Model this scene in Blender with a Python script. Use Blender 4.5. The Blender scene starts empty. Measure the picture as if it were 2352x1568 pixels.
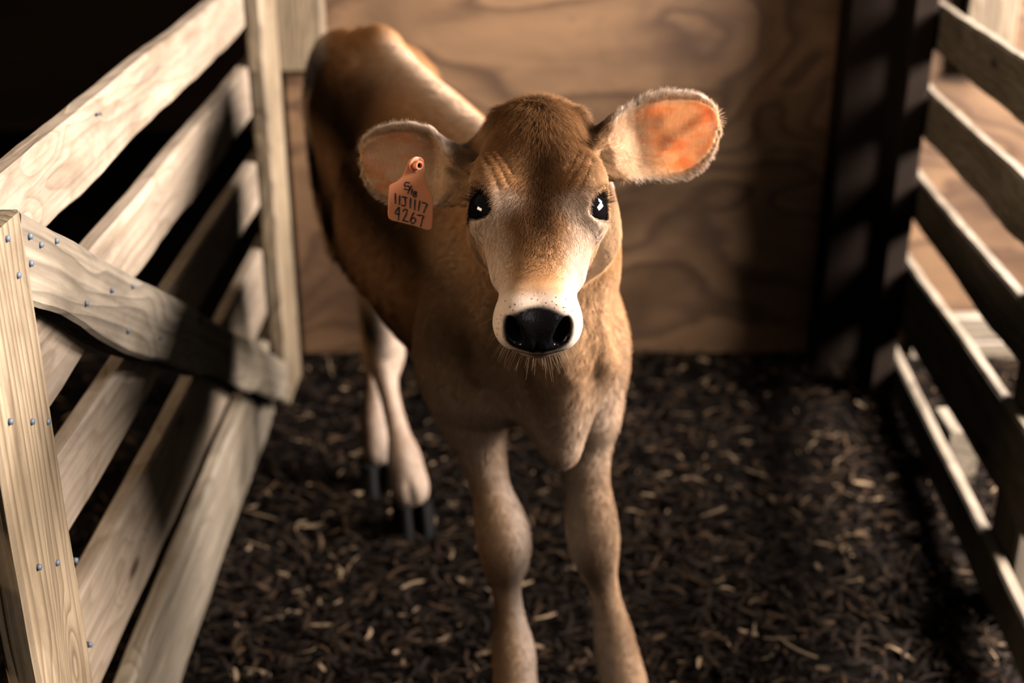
import bpy, bmesh, math, random
import numpy as np
from mathutils import Vector, Matrix, noise

scene = bpy.context.scene
COL = scene.collection
R = math.radians

# ------------------------------------------------------------------ camera
FOCAL, PITCH, EYE = 3000.0, R(23.2), 1.15          # focal length in pixels of the 2352 px wide frame
SP, CP = math.sin(PITCH), math.cos(PITCH)
cam_data = bpy.data.cameras.new('camera')
cam = bpy.data.objects.new('camera', cam_data)
COL.objects.link(cam)
cam.location = (0, 0, EYE)
cam.rotation_euler = (math.pi / 2 - PITCH, 0, 0)
cam_data.sensor_width = 36
cam_data.lens = FOCAL / 2352 * 36
cam_data.clip_start = 0.02
cam_data.dof.use_dof = True
cam_data.dof.focus_distance = 1.13
cam_data.dof.aperture_fstop = 3.4
scene.camera = cam

# ------------------------------------------------------------------ light
scene.view_settings.view_transform = 'Standard'
scene.view_settings.look = 'None'
scene.view_settings.exposure = 0.14
scene.view_settings.gamma = 1.0
world = bpy.data.worlds.new('barn_air')
scene.world = world
world.use_nodes = True
bg = world.node_tree.nodes['Background']
bg.inputs[0].default_value = (1.0, 0.86, 0.74, 1)
bg.inputs[1].default_value = 0.060

def area_light(name, loc, target, sx, sy, power, color, spread=180):
    l = bpy.data.lights.new(name, 'AREA')
    l.shape = 'RECTANGLE'; l.size = sx; l.size_y = sy
    l.energy = power; l.color = color; l.spread = R(spread)
    o = bpy.data.objects.new(name, l); COL.objects.link(o)
    o.location = loc
    o.rotation_euler = (Vector(target) - Vector(loc)).to_track_quat('-Z', 'Y').to_euler()
    return o
area_light('rear_window_daylight', (2.0, 2.3, 2.0), (0.1, 1.5, 0.7), 0.7, 0.7, 90, (0.97, 0.95, 1.0))
area_light('window_daylight', (2.4, 1.3, 1.72), (-0.1, 1.35, 0.6), 1.9, 0.8, 420, (1.0, 0.95, 0.945))
area_light('front_fill_light', (1.1, -1.5, 2.0), (-0.1, 1.6, 0.5), 1.3, 1.3, 7, (1.0, 0.90, 0.82))  # added unseen fill from behind the camera, lifts the gate's shadows
area_light('left_fill_light', (-1.75, 0.45, 1.40), (0.4, 1.35, 0.62), 0.9, 0.4, 20, (1.0, 0.80, 0.60))  # added unseen fill passing over the gate to face, tag and fence
# sparse, contrasty barn light: direct light only; ears and tag scatter light below their surface
scene.cycles.diffuse_bounces = 0
scene.cycles.glossy_bounces = 0
scene.cycles.transmission_bounces = 4

def at(px, py, Y):
    """world point seen at a photo pixel at distance Y along the floor"""
    u, v = (px - 1176) / FOCAL, (py - 784) / FOCAL
    f = CP - v * SP
    return Vector((u * Y / f, Y, EYE - (SP + v * CP) * Y / f))
def at_t(px, py, t):
    u, v = (px - 1176) / FOCAL, (py - 784) / FOCAL
    return Vector((u * t, (CP - v * SP) * t, EYE - (SP + v * CP) * t))
CELL = 0.0021
HAIR = 1.0
# ------------------------------------------------------------------ the calf: one smooth field, meshed once
def spaced(lo, hi, fine_lo, fine_hi, fine, coarse):
    a = np.arange(lo, fine_lo, coarse); b = np.arange(fine_lo, fine_hi, fine); c = np.arange(fine_hi, hi, coarse)
    return np.concatenate([a, b, c]).astype(np.float32)
GX = spaced(-0.44, 0.24, -0.165, 0.225, CELL, CELL * 2.2)
GY = spaced(0.93, 2.32, 0.95, 1.33, CELL, CELL * 2.6)
GZ = spaced(-0.01, 0.99, 0.63, 0.945, CELL, CELL * 2.2)
DF = np.full((len(GX), len(GY), len(GZ)), 0.2, np.float32)

def smin(a, b, k):
    h = np.clip(0.5 + 0.5 * (b - a) / k, 0, 1)
    return b + (a - b) * h - k * h * (1 - h)
def smax(a, b, k):
    return -smin(-a, -b, k)
def window(lo, hi, m=0.06):
    s = []
    for g, l, h in zip((GX, GY, GZ), lo, hi):
        i = np.searchsorted(g, l - m); j = np.searchsorted(g, h + m)
        s.append(slice(max(i, 0), max(j, 1)))
    s = tuple(s)
    X, Y, Z = np.meshgrid(GX[s[0]], GY[s[1]], GZ[s[2]], indexing='ij')
    return s, X, Y, Z
def blend(s, d, k, cut=False):
    DF[s] = smax(DF[s], -d, k) if cut else smin(DF[s], d, k)

def cone(p0, p1, r0, r1, k=0.02, cut=False, m=0.06):
    p0 = np.array(p0, np.float32); p1 = np.array(p1, np.float32); r = max(r0, r1)
    s, X, Y, Z = window(np.minimum(p0, p1) - r, np.maximum(p0, p1) + r, m)
    if X.size == 0: return
    ab = p1 - p0; L2 = max(float(ab @ ab), 1e-9)
    t = np.clip(((X - p0[0]) * ab[0] + (Y - p0[1]) * ab[1] + (Z - p0[2]) * ab[2]) / L2, 0, 1)
    d = np.sqrt((X - p0[0] - t * ab[0]) ** 2 + (Y - p0[1] - t * ab[1]) ** 2 + (Z - p0[2] - t * ab[2]) ** 2) - (r0 + t * (r1 - r0))
    blend(s, d, k, cut)
def chain(pts, k=0.02, k0=None):
    """pts: list of (point, radius); resampled as a smooth curve of round cones"""
    P = np.array([list(p) + [r] for p, r in pts], np.float64)
    n = len(P); out = []
    for i in range(n - 1):
        a, b, c, d = P[max(i - 1, 0)], P[i], P[i + 1], P[min(i + 2, n - 1)]
        for t in np.linspace(0, 1, 5)[:-1]:
            out.append(0.5 * ((2 * b) + (c - a) * t + (2 * a - 5 * b + 4 * c - d) * t * t + (3 * b - a - 3 * c + d) * t ** 3))
    out.append(P[-1])
    for i in range(len(out) - 1):
        cone(out[i][:3], out[i + 1][:3], out[i][3], out[i + 1][3], (k0 or k) if i < 3 else k)
def ellipsoid(c, axes, radii, k=0.02, cut=False, m=0.05):
    c = np.array(c, np.float32); A = [np.array(a, np.float32) / np.linalg.norm(a) for a in axes]
    r = max(radii)
    s, X, Y, Z = window(c - r, c + r, m)
    if X.size == 0: return
    q = [((X - c[0]) * a[0] + (Y - c[1]) * a[1] + (Z - c[2]) * a[2]) for a in A]
    k0 = np.sqrt(sum((x / rr) ** 2 for x, rr in zip(q, radii)))
    k1 = np.sqrt(sum((x / rr ** 2) ** 2 for x, rr in zip(q, radii))) + 1e-9
    blend(s, k0 * (k0 - 1) / k1, k, cut)
def table(st, col, lo, hi, n=240, sm=9):
    x = np.linspace(lo, hi, n); y = np.interp(x, [q[0] for q in st], [q[col] for q in st])
    ker = np.hanning(2 * sm + 3)[1:-1]; ker /= ker.sum()
    return x, np.convolve(np.pad(y, sm, mode='edge'), ker, 'valid')

# body frame: L runs from the breast to the rump, lateral is the calf's own left
BASE = np.array([0.056, 1.30]); AX = np.array([-0.362, 0.932]); AX /= np.linalg.norm(AX); LT = np.array([AX[1], -AX[0]])
def bw(L, lat, z):
    p = BASE + AX * L + LT * lat
    return np.array([p[0], p[1], z])
E3, N3, Z3 = (AX[0], AX[1], 0), (LT[0], LT[1], 0), (0, 0, 1)

TR = [  # L, top, bottom, half width
    (-0.04, .62, .58, .010), (0.0, .68, .525, .046), (0.06, .735, .475, .068), (0.14, .757, .435, .084), (0.24, .765, .420, .106),
    (0.36, .770, .415, .128), (0.47, .780, .425, .128), (0.57, .788, .45, .108), (0.66, .802, .50, .082), (0.74, .802, .53, .075),
    (0.82, .792, .55, .066), (0.88, .760, .57, .050), (0.92, .72, .62, .025), (0.95, .70, .66, .004)]
tx, t_top = table(TR, 1, -.04, .95); _, t_bot = table(TR, 2, -.04, .95); _, t_w = table(TR, 3, -.04, .95)
s, X, Y, Z = window((-.44, 1.2, .36), (.24, 2.32, .86), 0.02)
Lc = (X - BASE[0]) * AX[0] + (Y - BASE[1]) * AX[1]; la = (X - BASE[0]) * LT[0] + (Y - BASE[1]) * LT[1]
top = np.interp(Lc, tx, t_top); bot = np.interp(Lc, tx, t_bot); hw = np.interp(Lc, tx, t_w)
q = (Z - (top + bot) / 2) / ((top - bot) / 2)
hw2 = hw * (1 - .30 * np.clip(q, 0, 1.2) ** 1.6 - .10 * np.clip(-q, 0, 1.2) ** 2)
d = (np.sqrt((la / hw2) ** 2 + q ** 2) - 1) * np.minimum(hw, (top - bot) / 2) * .9
d = np.maximum(d, np.maximum(-.045 - Lc, Lc - .95))
DF[s] = np.minimum(DF[s], d.astype(np.float32))
del X, Y, Z, Lc, la, top, bot, hw, hw2, q, d
# spine, hips, pins, shoulder blades, flank hollow
for i in range(8):
    L0, L1 = .18 + i * .085, .18 + (i + 1) * .085
    zz = lambda L: float(np.interp(L, tx, t_top)) - .012
    cone(bw(L0, 0, zz(L0) - .002), bw(L1, 0, zz(L1) - .002), .013, .013, .02)
for sd in (-1, 1):
    cone(bw(.655, sd * .056, .758 - .014 * (sd > 0)), bw(.70, sd * .050, .768 - .012 * (sd > 0)), .016, .018, .05)
    cone(bw(.875, sd * .036, .725), bw(.90, sd * .032, .72), .018, .016, .04)
    ellipsoid(bw(.13, sd * .062, .61), (E3, N3, Z3), (.07, .034, .12), .04)
    ellipsoid(bw(.58, sd * .142, .715), (E3, N3, Z3), (.07, .055, .07), .05, cut=True)
cone(bw(.67, 0, .797), bw(.71, 0, .797), .014, .014, .03)
# ribs
for sd in (-1, 1):
    for i in range(6):
        L = .27 + i * .042
        hwid = float(np.interp(L, tx, t_w))
        cone(bw(L, sd * (hwid * .86), .68), bw(L + .02, sd * (hwid * .985), .54), .007, .008, .02)
# neck, throat, dewlap and brisket
HEADX = 0.0
chain([(bw(.20, 0, .64), .078), (bw(.08, .0, .645), .064), ((.034, 1.30, .700), .056), ((.030, 1.235, .765), .050)], .045)
chain([(bw(.10, 0, .67), .05), ((.033, 1.31, .740), .042), ((.028, 1.245, .80), .034)], .04)
chain([((.030, 1.22, .735), .030), ((.040, 1.268, .64), .028), ((.052, 1.285, .55), .020), ((.056, 1.292, .49), .009), ((.056, 1.300, .450), .0045)], .025)
cone((.052, 1.268, .57), (.056, 1.292, .462), .007, .005, .012)
cone((.095, 1.31, .56), (.060, 1.298, .468), .022, .007, .025)
cone((.000, 1.31, .56), (.050, 1.298, .468), .024, .007, .025)
cone((-.01, 1.33, .52), (.045, 1.31, .475), .016, .009, .03)
cone((.072, 1.30, .63), (.084, 1.315, .575), .018, .022, .03)
cone((-.018, 1.31, .60), (-.030, 1.34, .52), .028, .028, .035)
# long folds down the neck
cone((.075, 1.265, .70), (.098, 1.285, .58), .008, .010, .016)
cone((-.012, 1.27, .70), (-.036, 1.30, .56), .008, .010, .016)
# tail
chain([(bw(.84, -.01, .775), .016), (bw(.89, -.035, .755), .015), (bw(.90, -.058, .69), .013), (bw(.895, -.062, .60), .011), (bw(.89, -.055, .50), .012), (bw(.88, -.045, .40), .006)], .012)

def px_r(n, t): return n * t / FOCAL
# front legs (calf's right one is on the left of the photograph)
FY = 1.37
def leg(pts, k=.018, k0=.05):
    chain([(p, r) for p, r in pts], k, k0)
def row(y, x0, x1, Y, grow=1.0):
    p = at((x0 + x1) / 2, y, Y)
    t = Y / (CP - (y - 784) / FOCAL * SP)
    return (np.array(p), (x1 - x0) / 2 * t / FOCAL * grow * .925)
leg([(bw(.12, -.062, .57), .048), (np.array(at(1088, 930, 1.385)), .042), row(1000, 1040, 1158, 1.385), row(1060, 1068, 1157, 1.38), row(1120, 1090, 1163, 1.375), row(1180, 1098, 1191, 1.365),
     row(1235, 1102, 1214, 1.36), row(1285, 1114, 1208, 1.36), row(1335, 1133, 1188, 1.368), row(1385, 1143, 1191, 1.37), row(1445, 1140, 1205, 1.368), row(1500, 1137, 1222, 1.36), row(1550, 1143, 1222, 1.35), row(1590, 1142, 1228, 1.34)], .012)
leg([(bw(.12, .058, .57), .044), (np.array(at(1352, 920, 1.385)), .036), row(1000, 1302, 1402, 1.385), row(1060, 1301, 1393, 1.38), row(1120, 1309, 1393, 1.375), row(1180, 1308, 1407, 1.365),
     row(1235, 1309, 1415, 1.36), row(1285, 1328, 1411, 1.36), row(1335, 1356, 1410, 1.368), row(1385, 1368, 1421, 1.37), row(1445, 1372, 1443, 1.368), row(1500, 1376, 1458, 1.36), row(1550, 1385, 1472, 1.35), row(1590, 1392, 1482, 1.34)], .012)
SPLITS = [(at(1183, 1545, 1.318), at(1187, 1650, 1.30)), (at(1440, 1540, 1.318), at(1452, 1650, 1.30)), (at(934, 1085, 1.865), at(948, 1165, 1.855)), (at(872, 1000, 2.01), at(878, 1080, 2.0))]
# hind legs
cone(bw(.76, -.028, .68), bw(.67, -.045, .54), .062, .050, .045); cone(bw(.84, -.026, .66), bw(.80, -.024, .50), .048, .040, .04)
cone(bw(.76, .028, .68), bw(.70, .045, .55), .062, .048, .045); cone(bw(.84, .026, .66), bw(.83, .026, .50), .048, .038, .04)
leg([(bw(.69, -.035, .54), .045), row(640, 810, 892, 1.95), row(700, 832, 898, 1.98), row(760, 838, 913, 2.02), row(815, 843, 925, 2.03), row(865, 864, 908, 2.0), row(940, 884, 919, 1.96), row(1000, 897, 937, 1.93),
     row(1050, 896, 960, 1.91), row(1095, 901, 972, 1.90), row(1128, 903, 982, 1.885)], .012)
leg([(bw(.78, .03, .54), .045), row(700, 826, 892, 2.10), row(770, 830, 890, 2.13), row(830, 838, 888, 2.12), row(900, 840, 886, 2.09), row(960, 835, 888, 2.06), row(1000, 836, 892, 2.045), row(1040, 838, 899, 2.03)], .012)

for a, b in SPLITS: cone(a, b, .002, .005, .012, cut=True)
# ---- head frame: a towards the nose, d out of the forehead, r to the right of the photograph
POLL = np.array(at_t(1239, 235, 1.24)); 
cam_r, cam_d, cam_f = np.array([1, 0, 0.]), np.array([0, -SP, -CP]), np.array([0, CP, -SP])
HA = cam_d * .708 - cam_f * .70 - cam_r * .018; HA /= np.linalg.norm(HA)
HD = -cam_d * .70 - cam_f * .708; HD /= np.linalg.norm(HD)
HR = np.cross(HD, HA); HR = HR if HR[0] > 0 else -HR
def hw_(sx, w, h): return POLL + HA * sx + HR * w + HD * h
HEAD = [  # s, half width, top, bottom
    (-.045, .020, -.06, -.075), (-.02, .031, -.024, -.09), (0.0, .0385, -.006, -.10), (.022, .0435, .001, -.112), (.05, .0495, .002, -.12), (.085, .055, -.002, -.124), (.115, .054, -.008, -.122),
    (.15, .0420, -.013, -.108), (.18, .0370, -.013, -.096), (.21, .0335, -.011, -.083), (.235, .0325, -.008, -.074), (.252, .0325, -.006, -.069),
    (.266, .032, -.010, -.065), (.276, .027, -.018, -.060), (.283, .018, -.028, -.054), (.287, .004, -.038, -.044)]
hx, h_w = table(HEAD, 1, -.045, .287, 300, 5); _, h_t = table(HEAD, 2, -.045, .287, 300, 5); _, h_b = table(HEAD, 3, -.045, .287, 300, 5)
s, X, Y, Z = window((-.07, .95, .63), (.12, 1.30, .93), .01)
dx, dy, dz = X - POLL[0], Y - POLL[1], Z - POLL[2]
hs = dx * HA[0] + dy * HA[1] + dz * HA[2]; hd = dx * HD[0] + dy * HD[1] + dz * HD[2]; hr = dx * HR[0] + dy * HR[1] + dz * HR[2]
W = np.interp(hs, hx, h_w); T = np.interp(hs, hx, h_t); B = np.interp(hs, hx, h_b)
q = (hd - (T + B) / 2) / ((T - B) / 2)
W2 = W * (1 - .34 * np.clip(-q - .05, 0, 1.2))                       # narrower towards the jaw
n = 2.35
d = ((np.abs(hr / W2) ** n + np.abs(q) ** n) ** (1 / n) - 1) * np.minimum(W, (T - B) / 2) * .9
d = np.maximum(d, np.maximum(-.047 - hs, hs - .288))
DF[s] = smin(DF[s], d.astype(np.float32), .03)
del X, Y, Z, dx, dy, dz, hs, hd, hr, W, T, B, q, W2, d
H3 = (HA, HR, HD)
EYES = {}
for sd in (-1, 1):
    ellipsoid(hw_(.098, sd * .043, -.026), H3, (.036, .017, .020), .026)          # brow
    ellipsoid(hw_(.122, sd * .049, -.034), H3, (.024, .0145, .021), .012)         # orbit
    cone(hw_(.14, sd * .034, -.045), hw_(.185, sd * .026, -.050), .013, .010, .02)  # cheek ridge
    cone(hw_(.085, sd * .033, -.082), hw_(.12, sd * .027, -.088), .023, .018, .03)  # jaw muscle
    ellipsoid(hw_(.012, sd * .0365, -.016), H3, (.011, .009, .012), .008)           # horn bud
    ellipsoid(hw_(.262, sd * .0183, -.033), H3, (.020, .0145, .019), .014)          # muzzle pads
    ellipsoid(hw_(.252, sd * .0225, -.047), H3, (.020, .011, .013), .014)            # upper lip
ellipsoid(hw_(.024, 0, -.028), H3, (.036, .0395, .033), .02)
ellipsoid(hw_(.055, 0, -.022), H3, (.04, .041, .027), .02)                        # poll
ellipsoid(hw_(.134, .0, .0175), H3, (.058, .019, .0255), .016, cut=True)             # dished face
ellipsoid(hw_(.256, 0, -.0605), H3, (.020, .021, .0095), .008)                       # lower lip and chin
cone(hw_(.255, -.03, -.0555), hw_(.277, 0, -.0525), .0018, .0018, .003, cut=True)
cone(hw_(.255, .03, -.0555), hw_(.277, 0, -.0525), .0018, .0018, .003, cut=True)
WR = []
for sd in (-1, 1):                                                                 # wrinkles above the eyes
    for i, (s0, s1, w0, w1) in enumerate([(.070, .116, .040, .026), (.074, .122, .046, .034), (.070, .102, .034, .023)]):
        a, b = hw_(s0, sd * w0, 0), hw_(s1, sd * w1, 0)
        for k in range(6):
            def wr(q): return s0 + (s1 - s0) * q, w0 + (w1 - w0) * q ** 1.4
            (sa, wa), (sb, wb) = wr(k / 6), wr((k + 1) / 6)
            WR.append((sa, sd * wa, sb, sd * wb))

for sd in (-1, 1):                                                                 # hollow of the temple
    ellipsoid(hw_(.040, sd * .060, -.040), H3, (.034, .0135, .026), .010, cut=True)
# ---- ears: cupped leaves
EARS = {}
def ear(name, base, tip, face, prof, cup, thick=.004):
    base = np.array(base); tip = np.array(tip); a = tip - base; La = np.linalg.norm(a); a /= La
    nrm = np.array(face, float); nrm -= a * (nrm @ a); nrm /= np.linalg.norm(nrm); b = np.cross(nrm, a)
    if b[2] < 0: b = -b
    EARS[name] = (base, a, b, nrm, La, prof, cup)
    s, X, Y, Z = window(np.minimum(base, tip) - .05, np.maximum(base, tip) + .05, 0)
    dx, dy, dz = X - base[0], Y - base[1], Z - base[2]
    u = (dx * a[0] + dy * a[1] + dz * a[2]) / La; v = dx * b[0] + dy * b[1] + dz * b[2]; w = dx * nrm[0] + dy * nrm[1] + dz * nrm[2]
    uu = [p[0] for p in prof]
    lo = np.interp(u, uu, [p[1] for p in prof]); hi = np.interp(u, uu, [p[2] for p in prof])
    mid, half = (lo + hi) / 2, (hi - lo) / 2 + 1e-4
    e = (v - mid) / half
    cu = np.interp(u, [0, .25, .6, 1.0], cup)
    n0 = cu * np.clip(np.abs(e), 0, 1.3) ** 2 - np.interp(u, [0, .3, 1], [.0, .006, -.004])
    edge = (np.abs(e) - 1) * half * .8
    ends = np.maximum(u - 1.02, -.25 - u) * La
    th = thick + .010 * np.clip(.22 - u, 0, .4) / .22
    d = smax(np.abs(w - n0) * .82 - th, np.maximum(edge, ends), .004)
    blend(s, d.astype(np.float32), .012)
E_R = [(-.2, -.016, .016), (0, -.024, .024), (.1, -.027, .029), (.25, -.034, .033), (.42, -.041, .037), (.6, -.044, .036), (.75, -.040, .031), (.86, -.031, .025), (.94, -.020, .017), (.985, -.010, .009), (1.02, -.001, .001)]
tR0, tR1 = at_t(1382, 348, 1.255), at_t(1641, 272, 1.275)
ear('left', tR0, tR1, (-.15, -1, .12), E_R, (.030, .020, .010, .004))
E_L = [(-.2, -.016, .016), (0, -.022, .020), (.12, -.025, .026), (.3, -.034, .036), (.48, -.040, .038), (.66, -.040, .034), (.8, -.036, .028), (.9, -.028, .021), (.96, -.019, .014), (1.02, -.002, .002)]
tL0, tL1 = at_t(1078, 392, 1.255), at_t(839, 352, 1.285)
ear('right', tL0, tL1, (.30, -1, -.05), E_L, (.030, .022, .012, .006))
cone(hw_(.022, .040, -.05), tR0, .026, .020, .02)
cone(hw_(.022, -.040, -.05), tL0, .026, .020, .02)

# ---- nostrils, eye sockets
for sd in (-1, 1):
    ax1 = HR * sd * .55 + HD * .75 ; ax1 = ax1 / np.linalg.norm(ax1)
    c = hw_(.279, sd * .0198, -.0285)
    nf = HA * .85 + HR * sd * .45; nf = nf - ax1 * (nf @ ax1); nf /= np.linalg.norm(nf)
    ellipsoid(c, (ax1, nf, np.cross(ax1, nf)), (.0125, .014, .0058), .004, cut=True)
cone(hw_(.284, 0, -.018), hw_(.287, 0, -.052), .0012, .0012, .004, cut=True)
for sd in (-1, 1):
    c = hw_(.1195, sd * .0435, -.0345)
    nrm = HR * sd * (.64 if sd < 0 else .70) + HA * .16 + HD * (.66 if sd < 0 else .60); nrm /= np.linalg.norm(nrm)
    long_ = HA * .80 - HD * .02 - HR * sd * .55; long_ -= nrm * (long_ @ nrm); long_ /= np.linalg.norm(long_)
    EYES[sd] = (c, nrm, long_)
    ellipsoid(c + nrm * .017, (long_, nrm, np.cross(long_, nrm)), ((.0225, .018, .0152) if sd < 0 else (.0210, .018, .0145)), .003, cut=True)
    ellipsoid(c, (long_, nrm, np.cross(long_, nrm)), ((.0205, .0192, .0192) if sd < 0 else (.0190, .0187, .0182)), .002, cut=True)

# ---- surface nets
def surface_nets(D, gx, gy, gz):
    S = D < 0
    nx, ny, nz = D.shape
    c = S[:-1, :-1, :-1]
    cnt = np.zeros((nx - 1, ny - 1, nz - 1), np.uint8)
    for i in (0, 1):
        for j in (0, 1):
            for k in (0, 1):
                cnt += S[i:nx - 1 + i, j:ny - 1 + j, k:nz - 1 + k]
    act = (cnt > 0) & (cnt < 8)
    idx = np.argwhere(act)
    vid = np.full(act.shape, -1, np.int32); vid[act] = np.arange(len(idx))
    acc = np.zeros((len(idx), 3)); num = np.zeros(len(idx))
    g = (gx, gy, gz)
    for ax in range(3):
        o = [b for b in range(3) if b != ax]
        for p in (0, 1):
            for q in (0, 1):
                i0 = idx.copy(); i0[:, o[0]] += p; i0[:, o[1]] += q
                i1 = i0.copy(); i1[:, ax] += 1
                d0 = D[tuple(i0.T)]; d1 = D[tuple(i1.T)]
                m = (d0 < 0) != (d1 < 0)
                t = np.where(m, d0 / np.where(d0 == d1, 1, d0 - d1), 0)
                pos = np.zeros((len(idx), 3))
                for b in range(3): pos[:, b] = g[b][i0[:, b]]
                pos[:, ax] += t * (g[ax][i1[:, ax]] - g[ax][i0[:, ax]])
                acc[m] += pos[m]; num[m] += 1
    V = acc / num[:, None]
    faces = []
    for ax in range(3):
        sl0 = [slice(None)] * 3; sl1 = [slice(None)] * 3
        sl0[ax] = slice(0, -1); sl1[ax] = slice(1, None)
        A, Bq = S[tuple(sl0)], S[tuple(sl1)]
        ed = np.argwhere(A != Bq)
        o = [(1, 2), (2, 0), (0, 1)][ax]
        ok = (ed[:, o[0]] > 0) & (ed[:, o[1]] > 0) & (ed[:, o[0]] < D.shape[o[0]] - 1) & (ed[:, o[1]] < D.shape[o[1]] - 1)
        ed = ed[ok]
        inside = A[tuple(ed.T)]
        def vv(p, q):
            e = ed.copy(); e[:, o[0]] -= p; e[:, o[1]] -= q
            return vid[tuple(e.T)]
        f = np.stack([vv(1, 1), vv(0, 1), vv(0, 0), vv(1, 0)], 1)
        f[~inside] = f[~inside][:, ::-1]
        faces.append(f)
    return V, np.concatenate(faces)
CV, CF = surface_nets(DF, GX, GY, GZ)
# drop floating crumbs: keep the largest connected shell
lab = np.arange(len(CV))
for _ in range(400):
    m = lab[CF].min(1); new = lab.copy()
    for k in range(4): np.minimum.at(new, CF[:, k], m)
    new = new[new]
    if (new == lab).all(): break
    lab = new
root_id = np.bincount(lab).argmax()
keep = lab == root_id
remap = np.cumsum(keep) - 1
CF = remap[CF[keep[CF].all(1)]]; CV = CV[keep]
def relax(V, F, it, amt):
    for _ in range(it):
        s = np.zeros_like(V); n = np.zeros(len(V))
        for k in range(4):
            a, b = F[:, k], F[:, (k + 1) % 4]
            np.add.at(s, a, V[b]); np.add.at(n, a, 1); np.add.at(s, b, V[a]); np.add.at(n, b, 1)
        V = V + amt * (s / n[:, None] - V)
    return V
CV = relax(CV, CF, 1, .5)

def head_local(P):
    q = P - POLL
    return q @ HA, q @ HR, q @ HD
def vert_normals(V, F):
    n = np.cross(V[F[:, 2]] - V[F[:, 0]], V[F[:, 3]] - V[F[:, 1]])
    N = np.zeros_like(V)
    for k in range(4): np.add.at(N, F[:, k], n)
    return N / (np.linalg.norm(N, axis=1)[:, None] + 1e-12)
CN = vert_normals(CV, CF)
hs, hr, hh = head_local(CV)
zone = np.where((hs > .04) & (hs < .13) & (np.abs(hr) < .055) & (hh > -.05))[0]
crease = np.full(len(zone), 1.0)
for sa, wa, sb, wb in WR:
    ab = np.array([sb - sa, wb - wa]); qx = hs[zone] - sa; qy = hr[zone] - wa
    t = np.clip((qx * ab[0] + qy * ab[1]) / (ab @ ab), 0, 1)
    crease = np.minimum(crease, np.hypot(qx - t * ab[0], qy - t * ab[1]))
CV[zone] += CN[zone] * (-.0013 * np.exp(-(crease / .0013) ** 2) + .0000 * np.exp(-((crease - .0045) / .0022) ** 2))[:, None]
CN = vert_normals(CV, CF)
# ------------------------------------------------------------------ materials
class NT:
    """small helper around a material's node tree"""
    def __init__(self, name):
        self.m = bpy.data.materials.new(name); self.m.use_nodes = True
        self.t = self.m.node_tree; self.n = self.t.nodes; self.n.clear()
        self.out = self.n.new('ShaderNodeOutputMaterial')
    def node(self, kind, **kw):
        nd = self.n.new('ShaderNode' + kind)
        for k, v in kw.items():
            if k.startswith('i_'):
                key = k[2:].replace('_', ' ')
                key = int(key) if key.isdigit() else key
                nd.inputs[key].default_value = v
            else: setattr(nd, k, v)
        return nd
    def link(self, a, b): self.t.links.new(a, b)
    def ramp(self, fac, stops, interp='LINEAR'):
        r = self.node('ValToRGB'); e = r.color_ramp; e.interpolation = interp
        while len(e.elements) < len(stops): e.elements.new(.5)
        for el, (p, c) in zip(e.elements, stops): el.position = p; el.color = tuple(c) + (1,)
        self.link(fac, r.inputs[0]); return r.outputs[0]
    def mix(self, fac, a, b, mode='MIX'):
        m = self.node('Mix', data_type='RGBA', blend_type=mode)
        for sock, v in ((m.inputs['Factor'], fac), (m.inputs[6], a), (m.inputs[7], b)):
            if hasattr(v, 'is_linked'): self.link(v, sock)
            elif isinstance(v, (int, float)): sock.default_value = v
            else: sock.default_value = tuple(v) + (1,)
        return m.outputs[2]
    def math(self, op, a, b=0.0):
        m = self.node('Math', operation=op)
        for sock, v in ((m.inputs[0], a), (m.inputs[1], b)):
            if hasattr(v, 'is_linked'): self.link(v, sock)
            else: sock.default_value = v
        return m.outputs[0]
    def mapping(self, vec, scale=(1, 1, 1), loc=None):
        m = self.node('Mapping'); self.link(vec, m.inputs[0]); m.inputs['Scale'].default_value = scale
        if loc is not None: self.link(loc, m.inputs['Location'])
        return m.outputs[0]
    def noise(self, vec, scale, detail=4, rough=.55, dist=0):
        n = self.node('TexNoise', i_Scale=scale, i_Detail=detail, i_Roughness=rough, i_Distortion=dist)
        self.link(vec, n.inputs['Vector']); return n.outputs['Fac']
    def bsdf(self, color, rough=.7, bump=None, bump_s=.3, bump_d=.002, **kw):
        b = self.node('BsdfPrincipled')
        if hasattr(color, 'is_linked'): self.link(color, b.inputs['Base Color'])
        else: b.inputs['Base Color'].default_value = tuple(color) + (1,)
        if hasattr(rough, 'is_linked'): self.link(rough, b.inputs['Roughness'])
        else: b.inputs['Roughness'].default_value = rough
        for k, v in kw.items(): b.inputs[k.replace('_', ' ')].default_value = v
        if bump is not None:
            bp = self.node('Bump', i_Strength=bump_s, i_Distance=bump_d); self.link(bump, bp.inputs['Height']); self.link(bp.outputs[0], b.inputs['Normal'])
        return b
    def done(self, shader):
        self.link(shader.outputs[0] if hasattr(shader, 'outputs') else shader, self.out.inputs['Surface']); return self.m

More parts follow.
